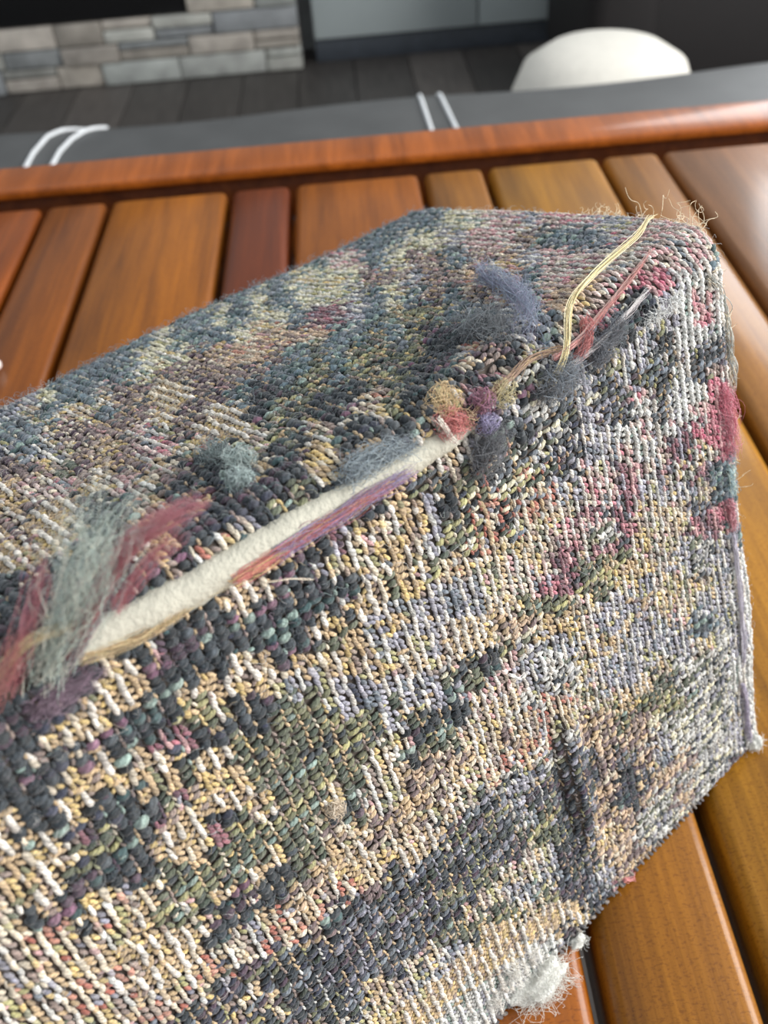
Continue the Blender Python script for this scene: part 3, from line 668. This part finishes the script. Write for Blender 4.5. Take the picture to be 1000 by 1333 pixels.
def clump(p, rpx, n, colors, h=.002, length=.006, rad=.00006, curl=1.0):
    c0, n3 = surf_px(p, h); k = rpx / 5200.
    m_ = 9; tt = np.linspace(0, 1, m_)
    st = c0 + rng.normal(0, 1, (n, 3)) * k * .55; d = rng.normal(0, 1, (n, 3)); d /= np.linalg.norm(d, axis=1, keepdims=True)
    e = rng.normal(0, 1, (n, 3)); ph = rng.uniform(0, 6.28, n); fr = rng.uniform(3, 9, n)
    P = st[:, None] + length * ((tt - .5)[None, :, None] * d[:, None] + .22 * curl * np.sin(fr[:, None] * tt + ph[:, None])[..., None] * e[:, None])
    v = P - c0; l = np.linalg.norm(v, axis=2, keepdims=True); lim = k * 1.5; P = c0 + v * np.where(l > lim, (lim + (l - lim) * .25) / l, 1)
    below = ((P - c0) @ n3 + h * .9); P = P - np.minimum(below, 0)[..., None] * n3
    col = np.array([lin(colors[int(i)]) for i in rng.integers(0, len(colors), n)]) * rng.uniform(.8, 1.2, (n, 1))
    return P, rad * rng.uniform(.7, 1.3, (n, 1)), col * .8 + .2 * lin((206, 204, 200))
merge('frayed_knot', [clump((590, 528), 13, 110, [(206, 88, 88), (214, 120, 110)], .0014), clump((582, 514), 13, 50, [(216, 190, 130), (204, 170, 112)], .0018, .008),
                      clump((630, 502), 10, 80, [(136, 62, 100), (154, 80, 116)], .0012), clump((638, 515), 9, 70, [(166, 158, 200), (140, 128, 174)], .0012), clump((655, 489), 11, 55, [(204, 190, 134), (186, 170, 116)], .0012),
                      clump((612, 520), 8, 50, [(180, 96, 96), (196, 168, 120)], .001),
                      bundle(sp_([(568, 533), (588, 540), (604, 549)], .0036), 20, (.0003, .0002), .00010, [(236, 228, 214)], 12, .3)], 'knot of red, gold and violet yarn ends at the end of the tear')
merge('frayed_yarn', [bundle(sp_([(455, 602), (500, 574), (545, 558)], .0018), 150, (.0011, .0009), .00006, [(120, 138, 150), (92, 108, 120), (150, 164, 168)], 16, .9)], 'grey-blue fuzz above the end of the tear')
merge('frayed_yarn', [bundle(sp_([(628, 366), (664, 382), (688, 412), (692, 446)], .0018), 190, (.0007, .0013), .00005, [(132, 152, 180), (104, 122, 150), (160, 170, 192), (118, 106, 146)], 18, 1.4)], 'blue-grey frayed tuft on the top')
merge('frayed_yarn', [bundle(sp_([(610, 440), (640, 430), (664, 452)], .0016), 110, (.0016, .0016), .00006, [(70, 78, 88), (92, 104, 112)], 14, 1.2)], 'dark grey fuzz on the top')
merge('frayed_yarn', [bundle(sp_([(808, 398), (790, 430), (782, 452)], .0018), 170, (.0012, .0012), .00006, [(44, 52, 66), (62, 72, 88), (84, 96, 112)], 14, .8)], 'navy frayed tuft below the yellow thread')
merge('frayed_yarn', [bundle(sp_([(722, 470), (738, 462), (758, 448)], .002), 120, (.0012, .0016), .00006, [(66, 74, 86), (110, 124, 138)], 14, 1.2)], 'grey fuzz under the thread crossing')
merge('frayed_yarn', [bundle(sp_([(770, 404), (764, 424), (752, 438)], .0016), 90, (.0006, .0005), .00008, [(188, 84, 82), (204, 110, 104)], 14, .5)], 'red yarn end beside the thread')
merge('frayed_yarn', [bundle(sp_([(620, 600), (624, 575), (640, 560)], .0018), 130, (.0012, .0014), .00006, [(48, 54, 66), (70, 78, 90)], 14, 1.1)], 'dark fuzz below the knot')
merge('edge_yarn', [bundle(sp_([(936, 510), (943, 540), (946, 575), (946, 598)], .001), 130, (.0010, .0009), .00006, [(222, 112, 136), (206, 92, 120), (230, 150, 166)], 16, .8)], 'strong pink yarn on the right edge')
merge('edge_yarn', [bundle(sp_([(944, 652), (949, 672), (951, 690)], .0009), 80, (.0007, .0007), .00008, [(206, 112, 130), (222, 160, 170)], 14, .6)], 'pink yarn patch on the right edge')
merge('edge_yarn', [bundle(sp_([(945, 606), (947, 622), (950, 642)], .0009), 80, (.0008, .0007), .00008, [(140, 178, 190), (164, 194, 194), (206, 218, 206)], 14, .6)], 'pale teal yarn patch on the right edge')
lav = sp_([(951, 694), (954, 740), (957, 790), (959, 836), (961, 866)], .0013); lav2 = sp_([(960, 888), (967, 912), (971, 944), (974, 966)], .0013)
merge('edge_yarn', [bundle(lav, 26, (.0003, .0003), .00014, [(222, 219, 230), (206, 200, 220), (230, 228, 236)], 40, .6, False), bundle(lav2, 26, (.0004, .0004), .00014, [(196, 188, 212), (176, 168, 196)], 30, .6, False)], 'lavender yarn down the right edge seam')
merge('edge_yarn', [bundle(sp_([(945, 335), (950, 400), (953, 470), (955, 520)], .0012), 30, (.0005, .0005), .00012, [(196, 196, 186), (170, 176, 172), (214, 204, 180)], 40, .8, False)], 'pale yarn down the upper right edge')
# white stuffing leaking out at the bottom
def stuffing(name, p, size, on_table, label, n=260):
    if on_table: c0 = at(p, TZ + size[2] * .9)
    else: c0 = surf_px(p, size[2] * .4)[0]
    bm = bmesh.new(); bmesh.ops.create_icosphere(bm, subdivisions=4, radius=1)
    k = rng.normal(0, 1, (10, 3)) * 3.2; ph = rng.uniform(0, 6.28, 10)
    for v in bm.verts:
        co = np.array(v.co); d = 1 + .10 * sum(math.sin(k[i] @ co + ph[i]) for i in range(10)) * .8 + .05 * math.sin(13 * co[0] + 9 * co[1]) * math.sin(11 * co[2])
        co = co * d; v.co = Vector(c0 + DU * co[0] * size[0] + np.cross([0, 0, 1], DU) * co[1] * size[1] + np.array([0, 0, 1.]) * co[2] * size[2])
        if on_table: v.co.z = max(v.co.z, TZ + .0003)
    me = bpy.data.meshes.new(name); bm.to_mesh(me); bm.free()
    for f in me.polygons: f.use_smooth = True
    o = part(name, me, BATT, cu, label)
    m_ = 9; tt = np.linspace(0, 1, m_); d = rng.normal(0, 1, (n, 3)); d /= np.linalg.norm(d, axis=1, keepdims=True)
    sx = np.array([DU, np.cross([0, 0, 1], DU), [0, 0, 1.]]).T @ np.diag(size)
    st = c0 + d @ sx.T * .9; e = rng.normal(0, 1, (n, 3)); e2 = rng.normal(0, 1, (n, 3)); ph = rng.uniform(0, 6.28, n); sz = max(size)
    P = st[:, None] + sz * (.35 * tt[None, :, None] * (d + e2 * .8)[:, None] + .16 * np.sin(tt[None] * 6 + ph[:, None])[..., None] * e[:, None])
    if on_table: P[..., 2] = np.maximum(P[..., 2], TZ + .0003)
    v, f, cc = tubes(P, .000055, np.tile(lin((236, 236, 230)), (n, 1)))
    part('fluff', np_mesh('fluff', v, f, cc), FIBRE, o, kind='stuff')
BATT = plain('polyester_stuffing', (236, 236, 228), .95, .03, 600, .8, 1500)
stuffing('stuffing_tuft', (704, 1278), (.0080, .0042, .0036), True, 'white stuffing tuft spilling out under the bottom seam', 420)
stuffing('stuffing_tuft', (752, 1224), (.0028, .0018, .0018), True, 'small white stuffing tuft under the bottom seam', 90)
stuffing('stuffing_tuft', (981, 966), (.0028, .0022, .0022), False, 'white stuffing tuft at the bottom right corner', 120)
merge('frayed_yarn', [clump((664, 1262), 17, 110, [(240, 238, 230)], .0006, .006), clump((690, 1238), 12, 50, [(236, 232, 224)], .0006, .005), clump((640, 1300), 12, 50, [(236, 232, 224)], .0006, .005)], 'whitish fluff on the lower front')
merge('frayed_yarn', [clump((312, 606), 13, 150, [(150, 172, 170), (176, 190, 186)], .0012, .006), clump((314, 630), 10, 120, [(160, 180, 178)], .0012, .006), clump((280, 600), 14, 120, [(104, 128, 128), (84, 104, 108)], .001, .006)], 'pale teal fluff on the top')
merge('frayed_yarn', [clump((900, 366), 11, 60, [(236, 238, 236)], .0006, .004), clump((878, 376), 10, 60, [(236, 238, 236)], .0006, .004), clump((862, 386), 9, 50, [(232, 234, 232)], .0006, .004)], 'pale grey fluff below the pink corner')
merge('frayed_yarn', [bundle(sp_([(806, 1140), (822, 1142), (836, 1138)], .002), 24, (.0003, .0004), .00008, [(206, 110, 110)], 12, .8)], 'pink yarn end on the bottom edge')
merge('loose_thread', [bundle(sp_([(348, 758), (370, 749), (400, 748)], [.0008, .003, .0035]), 4, (.00012, .0001), .00010, [(232, 216, 190)], 14, .3)], 'single cream fibre standing off the front')
merge('frayed_yarn', [clump((432, 1048), 8, 90, [(222, 200, 170), (230, 214, 190)], .0012, .004)], 'cream yarn nub on the front')
merge('frayed_yarn', [bundle(sp_([(655, 874), (668, 878), (680, 868)], .0018), 14, (.0002, .0002), .0001, [(232, 230, 226)], 14, .6)], 'white yarn loop on the front')
# bottom seam: dark overcast stitching along the table
uu = np.arange(-.20, -.03, .0022)
uu = uu + rng.normal(0, .0005, len(uu)); P, n3 = surf(uu, np.full(len(uu), S_BOT - .0022) + rng.normal(0, .0005, len(uu)), .0002)
seg = []
for p, q_ in zip(P, n3):
    seg.append([p - DV * .0022 + q_ * .0002, p + DU * .0009 + q_ * .0008, p + DV * .002 + DU * .0018 + q_ * .0001])
v, f, c_ = tubes(np.array(seg), .00055, np.array([lin([(66, 66, 70), (96, 90, 90), (120, 112, 104)][k % 3]) for k in range(len(seg))]), 5)
part('bottom_seam_stitching', np_mesh('bottom_seam_stitching', v, f, c_), YARN, cu, 'dark overcast stitching along the bottom edge')
# right edge: slanted pale stitches of the end seam
ss_ = np.arange(LA + .004, S_BOT - .002, .0017)
P, n3 = surf(np.full(len(ss_), UE - RE + RE * .95), ss_, .0004)
seg = [[p - DU * .001 - WN * .001 + DV * .0006, p + q_ * .0006, p + WN * .0022 - DV * .0012 + DU * .0004] for p, q_ in zip(P, n3)]
v, f, c_ = tubes(np.array(seg), .00045, np.array([lin([(222, 212, 196), (204, 190, 170), (150, 138, 130), (214, 208, 200)][int(k)]) for k in rng.integers(0, 4, len(seg))]), 5)
part('edge_stitching', np_mesh('edge_stitching', v, f, c_), YARN, cu, 'pale slanted stitches down the right edge')

# fuzz: short loose fibres over the whole weave, long curly ones on the far right corner
def fuzz(n, su, ss, lmin, lmax, lift, colfun, rad=.00004, m_=7):
    P0, n3 = surf(su, ss, .0006)
    e = 1e-4; Tu = surf(su + e, ss)[0] - surf(su - e, ss)[0]; Tu /= np.linalg.norm(Tu, axis=1, keepdims=True); Ts = np.cross(n3, Tu)
    a = rng.uniform(0, 6.28, n); L = rng.uniform(lmin, lmax, n); k = rng.normal(0, 2.6, n); tt = np.linspace(0, 1, m_)
    th = a[:, None] + k[:, None] * tt[None] + .5 * np.sin(tt[None] * rng.uniform(2, 9, (n, 1)))
    dx = np.cumsum(np.cos(th), 1) * (L / m_)[:, None]; dy = np.cumsum(np.sin(th), 1) * (L / m_)[:, None]
    dz = (lift * rng.uniform(.2, 1, n))[:, None] * np.sin(np.pi * tt * rng.uniform(.5, 1, (n, 1)))
    P = P0[:, None] + Tu[:, None] * dx[..., None] + Ts[:, None] * dy[..., None] + n3[:, None] * dz[..., None]
    return P, rad * np.ones((n, 1)), colfun
nF = 22000
su = rng.uniform(-.285, UE - .001, nF); ss = rng.uniform(S_BACK - .01, S_BOT - .003, nF)
keep = np.abs(ss - tear_c(su)) > tear_half(su) + .001; su = su[keep]; ss = ss[keep]
fc = []; kp = []
for u, s in zip(su, ss):
    ch = WEAVE[int(np.clip((s - S0) / PR, 0, nS - 1))][int(np.clip((u - U0) / PU, 0, nU - 1))]
    kp.append(rng.random() < {'K': 1., 'F': .9, 'D': .6, 'P': .9}.get(ch, .42))
    c_ = np.array(choose(CODE[ch][1], rng.random()), float); fc.append(lin(c_ * .55 + 255 * .45 * np.array([.62, .64, .65])))
kp = np.array(kp); su, ss, fc = su[kp], ss[kp], np.array(fc)[kp]
sets = [fuzz(len(su), su, ss, .0015, .005, .0016, fc, .00004, 6)]
hU, hS, hC = [], [], []
for j in range(nS):
    for i in range(nU):
        ch = WEAVE[j][i]; s = S0 + j * PR; u = U0 + i * PU
        if ch in 'KDF' and s < S_BOT - .004 and u < UE and abs(s - tear_c(u)) > tear_half(u) + .001:
            for k in range(2 if ch == 'K' else 1):
                hU.append(u + rng.normal(0, .0011)); hS.append(s + rng.normal(0, .0007)); hC.append(lin(np.array(choose(CODE[ch][1], rng.random()), float) * .75 + np.array([34, 37, 40]) * rng.uniform(.4, 1.6)))
sets.append(fuzz(len(hU), np.array(hU), np.array(hS), .0012, .0034, .0012, np.array(hC), .000045, 5))
nB = 900; sb_ = rng.uniform(S_BACK - .018, S_BACK + .008, nB); ub_ = rng.uniform(-.24, .0, nB)
sets.append(fuzz(nB, ub_, sb_, .002, .005, .0026, np.tile(lin((130, 140, 148)), (nB, 1)) * rng.uniform(.7, 1.4, (nB, 1))))
nE = 420; ue_ = np.full(nE, UE - RE + RE * 1.3); se_ = rng.uniform(LA - .01, S_BOT - .004, nE)
sets.append(fuzz(nE, ue_, se_, .002, .005, .0022, np.tile(lin((196, 176, 150)), (nE, 1)) * rng.uniform(.6, 1.2, (nE, 1))))
Vs, Fs, Cs = [], [], []; o_ = 0
for P, r, c_ in sets:
    v, f, cc = tubes(P, r, c_); Vs.append(v); Fs.append(f + o_); Cs.append(cc); o_ += len(v)
part('loose_fuzz', np_mesh('loose_fuzz', np.concatenate(Vs), np.concatenate(Fs), np.concatenate(Cs)), FIBRE, cu, 'fine loose fibres standing off the weave', 'stuff')
n = 46
P = []
for k in range(n):
    x = rng.uniform(760, 940); y = np.interp(x, [760, 850, 900, 925, 942], [273, 279, 284, 292, 312]) + rng.uniform(-1, 6)
    b0, n3 = surf_px((x, y), .0004)
    d = unit(-DV * 1.0 + rng.normal(0, .55, 3) + DU * .25); e1 = unit(rng.normal(0, 1, 3)); e2 = unit(rng.normal(0, 1, 3)); L = rng.uniform(.003, .0115) * (1 if x > 830 else .5)
    tt = np.linspace(0, 1, 16); f1 = rng.uniform(3, 9); p1 = rng.uniform(0, 6)
    P.append(b0 + L * (tt[:, None] * d + .22 * (np.sin(f1 * tt + p1) - math.sin(p1))[:, None] * e1 + .16 * (np.cos(f1 * 1.3 * tt) - 1)[:, None] * e2))
for k in range(40):
    y = rng.uniform(300, 640); x = np.interp(y, [300, 400, 640], [940, 948, 958])
    b0, n3 = surf_px((x, y), .0004); d = unit(DU * 1.0 + rng.normal(0, .7, 3)); e1 = unit(rng.normal(0, 1, 3)); L = rng.uniform(.0015, .005)
    tt = np.linspace(0, 1, 16); f1 = rng.uniform(3, 8); p1 = rng.uniform(0, 6)
    P.append(b0 + L * (tt[:, None] * d + .25 * (np.sin(f1 * tt + p1) - math.sin(p1))[:, None] * e1))
P = np.array(P); v, f, cc = tubes(P, np.linspace(.00009, .00006, 16)[None], np.array([lin((238, 220, 188)) * rng.uniform(.85, 1.1) for _ in range(len(P))]), 4)
part('curly_fibre', np_mesh('curly_fibre', v, f, cc), FIBRE, cu, 'curly straw-coloured fibres at the far corner', 'stuff')

# nothing of the cushion sinks into the slats it rests on
for o in cu.children_recursive:
    if o.type == 'MESH':
        k = len(o.data.vertices); a = np.empty(k * 3, np.float32); o.data.vertices.foreach_get('co', a); a = a.reshape(-1, 3)
        if a[:, 2].min() < TZ + .0003:
            a[:, 2] = np.maximum(a[:, 2], TZ + .0003); o.data.vertices.foreach_set('co', a.ravel()); o.data.update()
